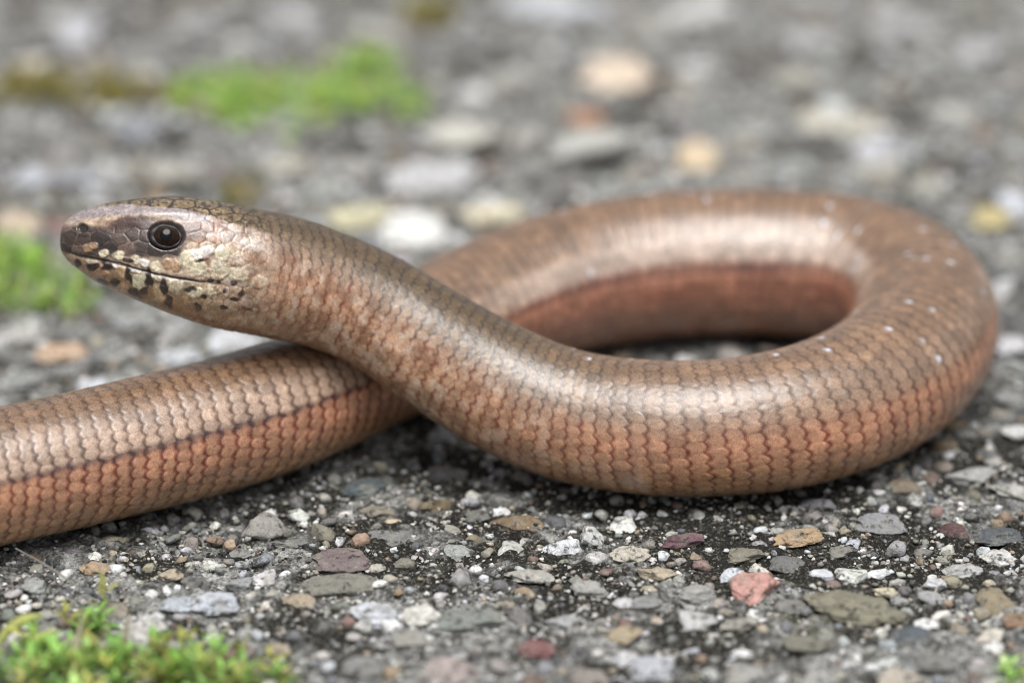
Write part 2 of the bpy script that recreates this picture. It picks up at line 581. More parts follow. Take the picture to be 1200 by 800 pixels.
# sheen over the eye, painted as a pale stripe
stripe = sstep(-1.5, 1.5, HY - crown_y) * sstep(crown_y + 16, crown_y + 9, HY) * sstep(290, 235, HX) * sstep(76, 92, HX)
hc = blend(hc, (152, 142, 144), stripe * 0.85)
# neck side behind the eye: pale lavender sheen put into the colour
wash = sstep(0, 6, HY - crown_y) * sstep(crown_y + 34, crown_y + 18, HY) * sstep(228, 262, HX)
hc = blend(hc, (212, 200, 200), 0.6 * wash)
# crown: bronze with black seams
ce3, cid3 = cells(26, 9, 71)
cr = blend(oneh[..., None] * np.array([122, 102, 72.0]), (156, 132, 100), cid3 * sstep(-0.2, 0.5, fine))
cr = blend(cr, (38, 30, 22), np.maximum(sstep(0.17, 0.02, ce3), 0.7 * sstep(0.25, 0.5, vnoise(HX / 3.2, HY / 2.2, 0, 77))))
crm = sstep(1.5, -1.5, HY - crown_y)
hc = hc * (1 - crm[..., None]) + cr * crm[..., None]
hdisp -= 0.05 * crm * sstep(0.15, 0.02, ce3)
# jaw
MOUTH = [(70, 292), (84, 297), (92, 300), (110, 303), (140, 309), (170, 318), (200, 325), (235, 330.5), (268, 331)]
my = poly_y(MOUTH, HX)
jaw = sstep(0, 2.5, HY - my) * sstep(262, 236, HX)
hc = blend(hc, (188, 164, 134), jaw * 0.9)
hc = blend(hc, (150, 118, 88), jaw * sstep(22, 40, HY - my) * 0.7)
chin = sstep(345, 372, HY + (260 - HX) * 0.30) * sstep(330, 250, HX)
hc = blend(hc, (150, 116, 82), chin * 0.75)
CREAM, WHITE, TAN, BLACK = (226, 214, 184), (238, 232, 226), (184, 148, 116), (30, 19, 15)
for cx, cy, a, b, rot, c_ in [
    (103, 291, 6, 4, 20, TAN), (110, 288, 5, 4, 10, TAN), (122, 297, 5.5, 4.5, 0, CREAM), (139, 299, 7, 4.5, 5, CREAM),
    (158, 304, 5.5, 5, 20, CREAM), (169, 308, 7, 4.2, 25, WHITE), (183, 311.5, 7, 5, 10, CREAM), (197, 310, 5.5, 7, 0, TAN),
    (206, 312, 5, 7, 10, TAN), (237, 297, 14, 7, -14, WHITE), (217, 304, 8, 9, 20, CREAM), (231, 314, 15, 9, 12, CREAM),
    (259, 316, 13, 11, 0, CREAM), (262, 297, 11, 9, 0, CREAM), (283, 305, 12, 9, 10, (214, 196, 178)), (280, 322, 11, 8, 0, CREAM),
    (296, 285, 12, 9, 10, WHITE), (305, 330, 12, 8, 0, CREAM),
    (107, 306, 7, 3, 8, CREAM), (132, 309.5, 9, 3.6, 12, WHITE), (158, 316, 9, 3.6, 18, WHITE), (186, 325, 12, 3.4, 12, WHITE),
    (118, 317, 9, 6, 20, TAN), (143, 318, 7, 6, 20, (206, 172, 134)), (163, 329.5, 9.5, 11.5, 10, (224, 216, 186)),
    (183, 322, 7, 6, 10, CREAM), (206, 335, 9, 8, 10, (220, 204, 176)), (228, 342, 9, 7, 10, CREAM), (187, 343, 10, 9, 10, (204, 178, 140)),
    (250, 340, 9, 7, 0, CREAM), (142, 336, 8, 5, 20, (200, 170, 136)),
]:
    m = spot(cx, cy, a, b, rot)
    hc = blend(hc, c_, m * 0.92)
    hdisp += 0.15 * m
for cx, cy, a, b, rot in [
    (110, 313, 8, 4.2, -8), (125, 311, 6.5, 4.5, 30), (150, 322, 4.2, 9, -12), (174, 325, 4.2, 10.5, -8), (135, 331, 8, 3.6, -14),
    (158, 342, 9, 4.5, 24), (169, 340, 4.5, 5.5, 0), (193, 335, 4.2, 10, -6), (198, 353, 4.6, 8, 4), (223, 338, 6, 3.6, -20),
    (239, 347, 4, 2.6, 10), (232, 360, 3.4, 5.5, -30), (264, 341, 3.6, 2.6, 0), (276, 351, 5.5, 2.4, 0), (283, 343, 3, 5, 30),
    (92, 308, 5, 4, 40), (120, 330, 8, 2.6, 28), (252, 330, 8, 2.6, 6), (272, 331, 5, 3.2, 6), (90, 318, 4, 3, 40),
    (262, 360, 6, 2.5, 10), (290, 362, 7, 2.4, 10), (329, 313, 3, 5, 0), (236, 305, 9, 2, -10), (150, 305, 6, 2.4, 12),
]:
    hc = blend(hc, BLACK, spot(cx, cy, a, b, rot, 0.3, 0.5) * 0.92)
nos = spot(97, 267, 6, 5, 0, 0.3, 0.1)
hc = blend(hc, (26, 20, 18), nos * 0.9)
hdisp -= 0.45 * nos
hdisp += 0.12 * spot(97, 267, 10, 9, 0, 0.4, 0.1)
ml = np.exp(-((HY - my) / (1.5 - 0.6 * sstep(220, 265, HX)))**2) * sstep(262, 222, HX) * sstep(78, 88, HX)
hc = blend(hc, (26, 16, 12), ml * 0.9)
hdisp -= 0.30 * ml
hdisp += 0.10 * np.exp(-((HY - my + 5) / 3.5)**2) * sstep(270, 250, HX)
# eye hollow and brow
EYE = (195, 276)
ed = np.hypot((HX - EYE[0]) / 21.0, (HY - EYE[1]) / 16.5)
hdisp -= 0.55 * sstep(1.15, 0.75, ed)
hc = blend(hc, (44, 36, 34), 0.85 * sstep(1.12, 0.98, ed))
hdisp += 0.38 * np.exp(-((HY - (EYE[1] - 25)) / 5.5)**2 - ((HX - EYE[0]) / 48.0)**2)
hdisp -= 0.20 * np.exp(-((HY - 268) / 8.0)**2 - ((HX - 145) / 24.0)**2)
mh = fbm(HX / 7, HY / 6, 0, 93, 3)
cheek = sstep(215, 245, HX) * sstep(-4, 6, HY - crown_y)
hc = blend(hc, (140, 92, 66), cheek * sstep(0.2, 0.8, mh) * 0.55)
hc = blend(hc, (226, 210, 198), cheek * sstep(-0.25, -0.8, mh) * 0.5)
hc *= (1 + 0.12 * vnoise(HX / 2.2, HY / 2.2, 0, 94))[..., None]
hc *= (1 + 0.07 * fine + 0.05 * mott)[..., None]
hf = sstep(352, 262, HX + 16 * vnoise(HX / 12, HY / 12, 0, 91)) * 1.0
hdisp *= sstep(345, 280, HX) * 1.0
hf_all = np.zeros_like(S); hf_all[:nh] = hf
hd_all = np.zeros_like(S); hd_all[:nh] = hdisp + 0.02 * fine * hf
fin = colr.copy()
fin[:nh] = colr[:nh] * (1 - hf[..., None]) + hc * hf[..., None]
relief = relief * (1 - 0.85 * hf_all) + hd_all
relief *= sstep(0.0, 1.5, Q)

P = P0 + DIR * relief[..., None]
idx = np.arange(nq * nt).reshape(nq, nt)
quads = np.stack([idx[:-1], np.roll(idx, -1, 1)[:-1], np.roll(idx, -1, 1)[1:], idx[1:]], -1).reshape(-1, 4)
origin = np.array([ctr[0, 0], ctr[0, 1], 0.0])
worm = empty('slow_worm', (0, 0, 0),
             label='glossy copper-brown slow worm lying in a loop with its head raised', category='slow worm')
body_me = mesh_np('slow_worm_body', P.reshape(-1, 3), quads, lin(np.clip(fin.reshape(-1, 3), 0, 255)))
body = link('body', body_me, M_SKIN, worm)
body_me.polygons.foreach_set('use_smooth', np.ones(len(quads), bool))

# ------------------------------------------------------------------ eyes
def sphere_cap(rad_mm, ang_max, nu=48, nv=18, sy=1.0):
    V = [(0, 0, rad_mm)]
    for i in range(1, nv + 1):
        a = ang_max * i / nv
        for j in range(nu):
            b = 2 * math.pi * j / nu
            V.append((rad_mm * math.sin(a) * math.cos(b), rad_mm * math.sin(a) * math.sin(b) * sy, rad_mm * math.cos(a)))
    F = [(0, 1 + j, 1 + (j + 1) % nu, 1 + (j + 1) % nu) for j in range(nu)]
    me_f = []
    for i in range(nv - 1):
        for j in range(nu):
            a0 = 1 + i * nu + j; a1 = 1 + i * nu + (j + 1) % nu
            me_f.append((a0, a0 + nu, a1 + nu, a1))
    me = bpy.data.meshes.new('cap')
    me.from_pydata([tuple(c * MM for c in v) for v in V], [], [f[:3] for f in F] + me_f)
    for p in me.polygons:
        p.use_smooth = True
    return me

def ring_mesh(ra, rb, tube, nu=64, nv=12, bulge=None):
    V, F = [], []
    for i in range(nu):
        a = 2 * math.pi * i / nu
        tb = tube * (1 + 0.35 * math.sin(a * 1 - 1.2) + 0.12 * math.sin(a * 7))
        for j in range(nv):
            b = 2 * math.pi * j / nv
            rr_ = 1 + tb * math.cos(b) / ra
            V.append((ra * rr_ * math.cos(a) * MM, rb * rr_ * math.sin(a) * MM, tb * 0.8 * math.sin(b) * MM))
    for i in range(nu):
        for j in range(nv):
            F.append((i * nv + j, ((i + 1) % nu) * nv + j, ((i + 1) % nu) * nv + (j + 1) % nv, i * nv + (j + 1) % nv))
    me = bpy.data.meshes.new('ring')
    me.from_pydata(V, [], F)
    for p in me.polygons:
        p.use_smooth = True
    return me

M_IRIS = plain_material('dark_iris', (38, 23, 15), 0.10, 0.0, 0.4)
M_PUPIL = plain_material('black_pupil', (3, 3, 4), 0.08, 0.0)
for m_ in (M_IRIS, M_PUPIL):
    m_.node_tree.nodes['Principled BSDF'].inputs['Specular IOR Level'].default_value = 0.3
M_LID = plain_material('grey_eyelid', (27, 23, 22), 0.5, 0.0, 0.35)
eye_me = sphere_cap(2.0, 1.05, sy=0.80)
pupil_me = sphere_cap(2.04, 0.36)
lid_me = ring_mesh(1.62, 1.24, 0.36)
import mathutils
for sgn in (1, -1):
    half = (np.sign(T[:nh]) == sgn)
    dd = np.hypot(HX - EYE[0], HY - EYE[1]) + 1e6 * (~half) + 1e6 * (Q[:nh] > 30)
    k = np.unravel_index(np.argmin(dd), dd.shape)
    pnt = P0[k]
    w_ = side[k[0]] * math.sin(th[k[1]]) + up[k[0]] * math.cos(th[k[1]])
    tn = tan[k[0]]
    w_ = w_ - tn * (w_ @ tn) - 0.10 * tn
    w_ /= np.linalg.norm(w_)
    x_ = tn - w_ * (tn @ w_); x_ /= np.linalg.norm(x_)
    y_ = np.cross(w_, x_)
    M3 = mathutils.Matrix(np.column_stack([x_, y_, w_]).tolist())
    def put(o, depth):
        o.matrix_world = mathutils.Matrix.Translation((pnt + w_ * depth) * MM) @ M3.to_4x4()
    e = link('eye', eye_me, M_IRIS, worm)
    put(e, -1.52)
    p_ = link('pupil', pupil_me, M_PUPIL, e)
    l_ = link('eyelid', lid_me, M_LID, worm)
    put(l_, -0.42)

# ------------------------------------------------------------------ ground
def ground_h(x, y):
    h = 0.55 * fbm(x / 11.0, y / 11.0, 0, 101, 3) + 0.40 * fbm(x / 2.6, y / 2.6, 0, 131, 3) + 0.34 * fbm(x / 1.0, y / 1.0, 0, 161, 2)
    return h - 0.55

def axis_steps(lo, hi, step, far):
    mid = np.arange(lo, hi + step, step)
    g, d, out = [], step, 0.0
    while out < far:
        d *= 1.28
        out += d
        g.append(out)
    g = np.array(g)
    return np.concatenate([lo - g[::-1], mid, hi + g])

gx = axis_steps(-86, 86, 0.42, 40000)
gy = axis_steps(-108, 165, 0.62, 40000)
gy = np.concatenate([gy[gy < -96], np.arange(-96, -34, 0.31), gy[gy > -34]])
GX, GY = np.meshgrid(gx, gy)
GZ = ground_h(GX, GY)
fade = 1 - sstep(400, 2500, np.hypot(GX, GY))
GZ = GZ * fade - 0.55 * (1 - fade)
ng = np.arange(GX.size).reshape(GX.shape)
gq = np.stack([ng[:-1, :-1], ng[:-1, 1:], ng[1:, 1:], ng[1:, :-1]], -1).reshape(-1, 4)
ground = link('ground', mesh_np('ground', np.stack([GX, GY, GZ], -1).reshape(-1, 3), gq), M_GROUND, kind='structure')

# the slow worm's lying part, to keep stones out of it
lie = (ctr[:, 2] < 10.5) & (q < s_vis + 30)
LX, LY, LR = ctr[lie, 0][::6], ctr[lie, 1][::6], rad[lie][::6]
def head_room(x, y, w):
    """highest a stone top may reach under the animal"""
    d = np.hypot(LX - x, LY - y)
    i = int(np.argmin(d))
    r = LR[i]
    dd = max(d[i] - w * 0.5, 0.0)
    if dd >= r:
        return 99.0
    return max(0.15 + r - math.sqrt(r * r - dd * dd) - 0.25, -0.1)

# ------------------------------------------------------------------ stones
def ico(sub):
    bm = bmesh.new()
    bmesh.ops.create_icosphere(bm, subdivisions=sub, radius=1.0)
    V = np.array([v.co[:] for v in bm.verts]); F = np.array([[v.index for v in f.verts] for f in bm.faces])
    bm.free()
    return V, F
ICO = {k: ico(k) for k in (1, 2, 4, 5)}

def stone_shape(seed, sub, planes=13, rough=0.05):
    V, F = ICO[sub]
    r = np.random.default_rng(seed)
    V = V.copy()
    for _ in range(planes):
        n = r.normal(size=3); n /= np.linalg.norm(n)
        d = r.uniform(0.45, 0.88)
        t = V @ n
        V -= np.outer(np.where(t > d, (t - d) * 0.93, 0), n)
    f = 1 + rough * fbm(V[:, 0] * 2.2 + seed, V[:, 1] * 2.2, V[:, 2] * 2.2, seed, 4)
    V = V * f[:, None]
    ext = np.abs(V).max(0)
    return V / ext, F

SHAPES = [stone_shape(200 + k, 4, 9 + k % 6, 0.15) for k in range(14)]
stone_meshes = [mesh_np('stone', V / MM * 0.001, F) for V, F in SHAPES]
HERO = [stone_shape(400 + k, 5, 8 + k % 5, 0.17) for k in range(10)]
hero_meshes = [mesh_np('stone', V / MM * 0.001, F) for V, F in HERO]

# photograph x, y, width px, depth factor, height factor, colour, turn
BIG = [
    (880, 684, 72, .8, .55, (232, 160, 144), 20), (1000, 704, 128, .55, .22, (150, 144, 116), -24), (938, 624, 64, .6, .32, (206, 166, 118), 4),
    (1037, 608, 68, .6, .32, (152, 154, 158), -4), (800, 628, 60, .5, .30, (126, 84, 94), 2), (735, 645, 54, .7, .42, (206, 196, 176), 10),
    (770, 664, 50, .6, .35, (196, 176, 144), -8), (963, 668, 32, .6, .4, (222, 226, 236), -6), (1037, 685, 34, .55, .4, (230, 216, 176), -16),
    (1066, 737, 48, .8, .35, (96, 106, 116), 20), (870, 644, 52, .7, .32, (142, 136, 116), 0), (440, 710, 64, .7, .36, (216, 222, 232), 0),
    (255, 700, 62, .75, .36, (206, 213, 226), -5), (405, 650, 84, .7, .30, (136, 114, 116), 0), (548, 719, 104, .6, .22, (142, 150, 142), -4),
    (627, 754, 50, .9, .45, (152, 90, 90), 0), (725, 739, 60, .8, .36, (190, 168, 126), 0), (400, 680, 112, .4, .16, (142, 140, 126), 3),
    (605, 610, 62, .6, .3, (146, 118, 82), 0), (525, 782, 72, .8, .36, (192, 172, 166), 0), (815, 724, 62, .8, .34, (202, 202, 200), 20),
    (1170, 646, 42, .8, .45, (228, 226, 220), 12), (1172, 622, 64, .8, .25, (96, 102, 108), -6), (1120, 617, 42, .7, .4, (108, 68, 68), 0),
    (1096, 676, 32, .8, .5, (214, 216, 218), 0), (1090, 692, 34, .8, .3, (170, 172, 172), -30), (1160, 739, 40, .9, .5, (228, 218, 198), 24),
    (1192, 722, 40, .8, .35, (164, 122, 86), 0), (198, 668, 34, .8, .45, (196, 176, 144), 0), (205, 700, 42, .8, .35, (190, 200, 212), 0),
    (1050, 791, 66, .7, .35, (206, 192, 172), 0), (424, 566, 54, .7, .3, (92, 106, 110), 0), (515, 587, 46, .6, .3, (134, 112, 74), 0),
    (560, 600, 40, .6, .3, (116, 116, 112), 0), (110, 660, 40, .9, .45, (196, 160, 120), -30), (280, 640, 30, .7, .4, (150, 152, 150), 0),
    (340, 630, 44, .6, .25, (134, 134, 128), 0), (690, 685, 46, .7, .35, (176, 174, 168), 0), (620, 668, 58, .5, .25, (188, 184, 172), 0),
    (920, 655, 46, .8, .3, (124, 124, 122), 0), (985, 640, 40, .7, .3, (146, 142, 130), 0), (1128, 660, 48, .6, .25, (190, 190, 188), 0),
    (820, 690, 46, .7, .35, (178, 176, 172), 0), (760, 700, 44, .7, .3, (150, 152, 150), 10), (865, 725, 54, .6, .3, (176, 172, 156), -10),
    (940, 745, 60, .7, .25, (134, 130, 112), 0), (660, 720, 42, .8, .35, (176, 178, 180), 0), (480, 745, 48, .8, .35, (168, 164, 156), 0),
    (350, 700, 40, .8, .35, (192, 168, 136), 0), (760, 780, 62, .8, .35, (196, 200, 210), 0), (870, 785, 60, .8, .35, (176, 174, 168), 0),
    (690, 790, 60, .7, .35, (160, 150, 140), 0), (430, 775, 60, .8, .35, (150, 150, 148), 0), (1100, 770, 60, .8, .3, (140, 138, 130), 0),
    (960, 790, 50, .8, .4, (188, 186, 180), 0), (590, 775, 40, .8, .4, (176, 168, 160), 0),
    (1140, 548, 60, .7, .3, (182, 182, 178), 0), (1060, 568, 44, .7, .3, (146, 128, 104), 0), (1185, 570, 50, .8, .3, (196, 194, 188), 0),
    (1185, 400, 42, .9, .4, (218, 218, 222), 0), (1180, 460, 40, .9, .35, (160, 160, 160), 0), (1190, 500, 40, .8, .4, (206, 206, 204), 0),
    # behind
    (480, 267, 92, .8, .34, (238, 238, 232), -6), (418, 250, 84, .8, .3, (206, 200, 168), 0), (720, 88, 92, .95, .45, (238, 216, 194), 0),
    (675, 174, 140, .62, .30, (192, 192, 186), -18), (815, 182, 60, 1.2, .5, (226, 204, 172), 14), (985, 140, 100, .7, .36, (204, 200, 186), -8),
    (688, 133, 46, .9, .45, (184, 138, 110), 0), (510, 207, 120, .75, .3, (204, 204, 206), 12), (545, 158, 96, .85, .35, (208, 206, 196), -20),
    (578, 247, 72, .6, .3, (222, 212, 184), 4), (1160, 252, 52, 1.0, .45, (200, 186, 136), 0), (650, 8, 150, .5, .22, (204, 206, 212), 0),
    (825, 10, 96, .6, .3, (220, 220, 220), 0), (20, 258, 64, .9, .4, (210, 190, 168), 0), (72, 408, 64, .9, .4, (200, 172, 146), 0),
    (20, 388, 58, .8, .4, (190, 188, 184), 0), (90, 34, 46, 2.0, .4, (200, 200, 206), 0), (32, 72, 38, 1.1, .6, (214, 208, 200), 0),
    (108, 447, 34, .8, .5, (214, 216, 224), 0), (212, 412, 60, .7, .35, (200, 204, 208), -12), (270, 396, 70, .6, .3, (206, 208, 212), 0),
    (1030, 192, 64, .8, .35, (186, 184, 176), 0), (925, 92, 70, .8, .38, (186, 184, 172), -20), (1192, 232, 48, 1.1, .5, (214, 218, 226), 0),
    (1016, 243, 48, .9, .5, (222, 222, 228), 0), (1100, 284, 50, .9, .45, (196, 196, 196), 0), (90, 202, 56, 1.0, .3, (168, 170, 176), 0),
    (30, 205, 60, .9, .35, (196, 200, 208), 0), (205, 200, 60, .9, .4, (190, 186, 176), 0), (1140, 60, 70, .8, .35, (204, 204, 206), 0),
    (1060, 30, 90, .6, .3, (190, 190, 190), 0), (880, 150, 60, .8, .35, (172, 172, 170), 0), (600, 90, 70, .8, .35, (180, 178, 172), 0),
    (1120, 130, 70, .8, .3, (184, 182, 176), 0), (760, 30, 80, .7, .3, (168, 166, 160), 0), (960, 45, 80, .7, .3, (176, 176, 176), 0),
    (160, 150, 60, .9, .35, (160, 164, 172), 0), (330, 190, 60, .8, .35, (184, 180, 168), 0), (420, 190, 56, .9, .35, (176, 174, 170), 0),
    (350, 20, 90, .7, .3, (178, 178, 180), 0), (230, 30, 80, .7, .3, (172, 172, 172), 0), (450, 35, 70, .7, .35, (190, 188, 182), 0),
    (1085, 215, 60, .8, .4, (174, 172, 164), 0), (880, 205, 60, .7, .35, (168, 166, 160), 0), (740, 205, 50, .8, .4, (176, 172, 160), 0),
    (150, 372, 40, .8, .4, (176, 178, 180), 0), (140, 415, 36, .8, .4, (170, 170, 166), 0), (30, 440, 50, .8, .35, (150, 152, 150), 0),
    (1160, 340, 60, .8, .35, (190, 190, 190), 0), (1185, 300, 40, .9, .4, (170, 168, 160), 0),
]
PALETTE = np.array([(150, 150, 148), (168, 168, 166), (128, 128, 126), (186, 184, 178), (206, 204, 198), (112, 114, 116), (150, 158, 166), (226, 226, 226), (214, 210, 200), (206, 212, 222), (230, 226, 216),
                    (176, 166, 148), (190, 172, 138), (150, 138, 116), (172, 140, 104), (142, 104, 92), (220, 220, 222), (130, 134, 122),
                    (92, 96, 100), (196, 190, 176), (160, 156, 146)], float)
placed = []      # x, y, r
grid = {}
def free(x, y, r, gap=0.85):
    c = 6.0
    i, j = int(x // c), int(y // c)
    for a in range(i - 2, i + 3):
        for b in range(j - 2, j + 3):
            for (u, v, s_) in grid.get((a, b), ()):
                if (u - x) ** 2 + (v - y) ** 2 < ((r + s_) * gap) ** 2:
                    return False
    return True
def occupy(x, y, r):
    grid.setdefault((int(x // 6.0), int(y // 6.0)), []).append((x, y, r))

stones = []      # x, y, hx, hy, hz, rot, colour, hero flag
for (px, py, w, fy, fz, c_, turn) in BIG:
    g = ground_at(px, py, 0.6)
    dep = seen_at(g)[2]
    hw = 0.5 * w * 36.0 / LENS / 1200 * dep
    stones.append([g[0], g[1], hw, hw * fy, hw * fz * 1.15, math.radians(turn), c_, py > 540])
    occupy(g[0], g[1], hw * (0.5 + 0.5 * fy))
def in_region(x, y, m=1.0):
    return abs(x) < 60 * (CAM_D + CP * y) / 420 * 1.12 * m + 3
for n, lo, hi in ((420, 1.8, 3.6), (1000, 1.1, 1.8), (2400, 0.7, 1.2), (5200, 0.42, 0.75)):
    for _ in range(n):
        for _try in range(4):
            y = rng.uniform(-104, 168); x = rng.uniform(-92, 92)
            if not in_region(x, y):
                continue
            r = lo + (hi - lo) * rng.random() ** 1.6
            if free(x, y, r):
                c_ = PALETTE[rng.integers(len(PALETTE))] * rng.uniform(0.85, 1.1) + rng.normal(0, 3, 3)
                stones.append([x, y, r, r * rng.uniform(0.6, 1.0), r * rng.uniform(0.4, 0.8), rng.uniform(-3.1, 3.1), np.clip(c_ * 0.6 + c_.mean() * 0.4, 30, 245), False])
                occupy(x, y, r * 0.9)
                break

def stone_pose(s):
    x, y, hx_, hy_, hz_, rot, c_, hero = s
    g0 = float(ground_h(np.array(x), np.array(y)))
    top = max(g0, -0.5) + hz_ * rng.uniform(0.5, 1.05) if not hero else g0 * 0.4 + hz_ * 0.95
    top = min(top, head_room(x, y, hx_ * 2), 2.6)
    return top - hz_

# the largest in the picture stand alone, the rest are one mass
def shown(s):
    px, py, dep = seen_at(np.array([s[0], s[1], 0.3]))
    inside = -20 < px < 1220 and -10 < py < 830
    hidden = head_room(s[0], s[1], 0.0) < 50
    return (s[2] + s[3]) / dep * (1 if inside else 0.01) * (0.2 if hidden else 1)
nb = len(BIG)
rest = sorted(stones[nb:], key=shown, reverse=True)
single = stones[:nb] + rest[:300 - nb]
mass = rest[300 - nb:]
for k, s in enumerate(single):
    z = stone_pose(s) if k >= nb or s[7] else max(stone_pose(s), min(-0.1, head_room(s[0], s[1], s[2] * 2) - s[4]))
    me = hero_meshes[k % len(hero_meshes)] if s[7] else stone_meshes[int(rng.integers(len(stone_meshes)))]
    o = link('stone', me, M_STONE, ground)
    o.location = (s[0] * MM, s[1] * MM, z * MM)
    o.scale = (s[2] * 1.05, s[3] * 1.05, s[4])
    o.rotation_euler = (rng.normal(0, 0.10), rng.normal(0, 0.10), s[5])
    c_ = np.array(s[6], float)
    o.color = (*lin(c_ * 0.66 + c_.mean() * 0.34 - 6 if s[7] else np.minimum(c_ * 1.06, 250)), 1.0)

def replicate(items, shapes, poses, colours):
    """joins many small stones into one vertex and face list"""
    Vs, Fs, Cs, off = [], [], [], 0
    for (p, sc3, rot, tilt), c_, k in zip(poses, colours, items):
        V, F = shapes[k]
        V = V * sc3
        ca, sa = math.cos(tilt), math.sin(tilt)
        V = np.column_stack([V[:, 0], V[:, 1] * ca - V[:, 2] * sa, V[:, 1] * sa + V[:, 2] * ca])
        ca, sa = math.cos(rot), math.sin(rot)
        V = np.column_stack([V[:, 0] * ca - V[:, 1] * sa, V[:, 0] * sa + V[:, 1] * ca, V[:, 2]]) + p
        Vs.append(V); Fs.append(F + off); Cs.append(np.broadcast_to(c_, V.shape)); off += len(V)
    return np.vstack(Vs), np.vstack(Fs), np.vstack(Cs)

small = [stone_shape(600 + k, 2, 8, 0.25) for k in range(16)] + [stone_shape(640 + k, 1, 5, 0.4) for k in range(16)]
poses = [((s[0], s[1], stone_pose(s)), np.array(s[2:5]), s[5], rng.normal(0, 0.2)) for s in mass]
V, F, Cc = replicate(rng.integers(16, size=len(mass)) + np.where(np.array([s[2] for s in mass]) < 0.75, 16, 0), small, poses, [lin(np.minimum(np.array(s[6]) * 1.07, 248)) for s in mass])
link('gravel', mesh_np('gravel', V, F, Cc), M_GRAVEL, ground, kind='stuff')

# grit: grains of sand and crumbs of mortar on the dark dirt
tiny = [stone_shape(700 + k, 1, 6, 0.5) for k in range(12)]
NG = 16000
gpx = rng.uniform(-30, 1230, NG * 2)
gpy = np.where(rng.random(NG * 2) < 0.7, rng.uniform(520, 830, NG * 2), rng.uniform(180, 830, NG * 2))
pts = np.array([ground_at(a, b, 0.0) for a, b in zip(gpx, gpy)])
clus = fbm(pts[:, 0] / 4.5, pts[:, 1] / 4.5, 0, 301, 3)
keep = np.flatnonzero(clus + rng.normal(0, 0.3, len(pts)) > 0.02)[:NG]
pts = pts[keep]
gz = ground_h(pts[:, 0], pts[:, 1])
gs = 0.07 + 0.36 * rng.random(len(pts)) ** 2.6
GC = np.array([(196, 195, 190), (172, 170, 165), (224, 223, 220), (146, 144, 138), (166, 158, 142), (90, 88, 82), (40, 38, 34), (60, 58, 50)], float)
gc = lin(GC[rng.choice(len(GC), len(pts), p=[.12, .18, .05, .2, .1, .13, .1, .12])])
poses = [((p[0], p[1], h + s_ * 0.4), np.array([s_, s_ * 0.75, s_ * 0.6]), r_, 0.3) for p, h, s_, r_ in zip(pts, gz, gs, rng.uniform(-3, 3, len(pts)))]
V, F, Cc = replicate(rng.integers(12, size=len(pts)), tiny, poses, gc)
link('grit', mesh_np('grit', V, F, Cc, smooth=False), M_GRIT, ground, kind='stuff')

# ------------------------------------------------------------------ moss and small plants
def moss(label, patches, seed, colours, leaf=1.1, height=4.0, density=1.0, category='moss'):
    """patches: (px, py, half width px, half depth mm, height factor)"""
    r = np.random.default_rng(seed)
    Vs, Fs, Cs, off = [], [], [], 0
    centre = ground_at(patches[0][0], patches[0][1], 0)
    for (px, py, hwpx, hd, hf_) in patches:
        g = ground_at(px, py, 0)
        hw = hwpx * 36.0 / LENS / 1200 * seen_at(g)[2]
        n = int(density * hw * hd * 3.14 * 0.42)
        for _ in range(n):
            a, rr_ = r.uniform(0, 2 * math.pi), math.sqrt(r.random())
            rr_ *= 0.8 + 0.35 * float(vnoise(math.cos(a) * 2 + seed, math.sin(a) * 2, 0, seed))
            x, y = g[0] + hw * rr_ * math.cos(a), g[1] + hd * rr_ * math.sin(a)
            z0 = float(ground_h(np.array(x), np.array(y)))
            hh = height * hf_ * (1.05 - 0.7 * rr_ ** 2) * r.uniform(0.6, 1.2)
            lean = r.normal(0, 0.3, 2)
            nl = int(7 + hh * 2.4 / leaf)
            c0 = np.array(colours[int(r.integers(len(colours)))], float) * r.uniform(0.8, 1.15)
            base = np.array([x, y, z0 - 0.2])
            tip = base + np.array([lean[0] * hh, lean[1] * hh, hh])
            # stem, three-sided
            w = 0.07 * leaf
            ring = np.array([(w, 0, 0), (-w / 2, w * .87, 0), (-w / 2, -w * .87, 0)])
            Vs.append(np.vstack([base + ring, tip + ring * 0.4])); Cs.append(np.tile(lin(np.clip(c0 * 0.8, 0, 255)), (6, 1)))
            Fs.append(np.array([(0, 1, 4, 3), (1, 2, 5, 4), (2, 0, 3, 5)]) + off); off += 6
            for m in range(nl):
                t = (m + 0.6) / nl
                p = base + (tip - base) * (0.15 + 0.85 * t)
                az = m * 2.4 + r.uniform(-.4, .4)
                el = 0.15 + 0.9 * t + r.normal(0, 0.15)
                d = np.array([math.cos(az) * math.cos(el), math.sin(az) * math.cos(el), math.sin(el)])
                sd = np.array([-math.sin(az), math.cos(az), 0])
                L = leaf * r.uniform(0.8, 1.7) * (1 - 0.3 * t)
                W = L * 0.15
                dn = np.array([0, 0, -L * 0.15])
                q_ = np.array([p, p + d * L * 0.45 + sd * W, p + d * L + dn, p + d * L * 0.45 - sd * W, ])
                Vs.append(q_)
                Fs.append(np.array([(0, 1, 2, 3)]) + off); off += 4
                c1 = c0 * (0.85 + 0.3 * t) * r.uniform(0.9, 1.1)
                Cs.append(np.tile(lin(np.clip(c1, 0, 255)), (4, 1)))
    V = np.vstack(Vs) - np.array([centre[0], centre[1], 0])
    root = empty('moss_clump', (centre[0], centre[1], 0), label=label, category=category, group='moss growing on the concrete')
    link('shoots', mesh_np('shoots', V, np.vstack(Fs), np.vstack(Cs), smooth=False), M_LEAF, root, kind='stuff')
    return root

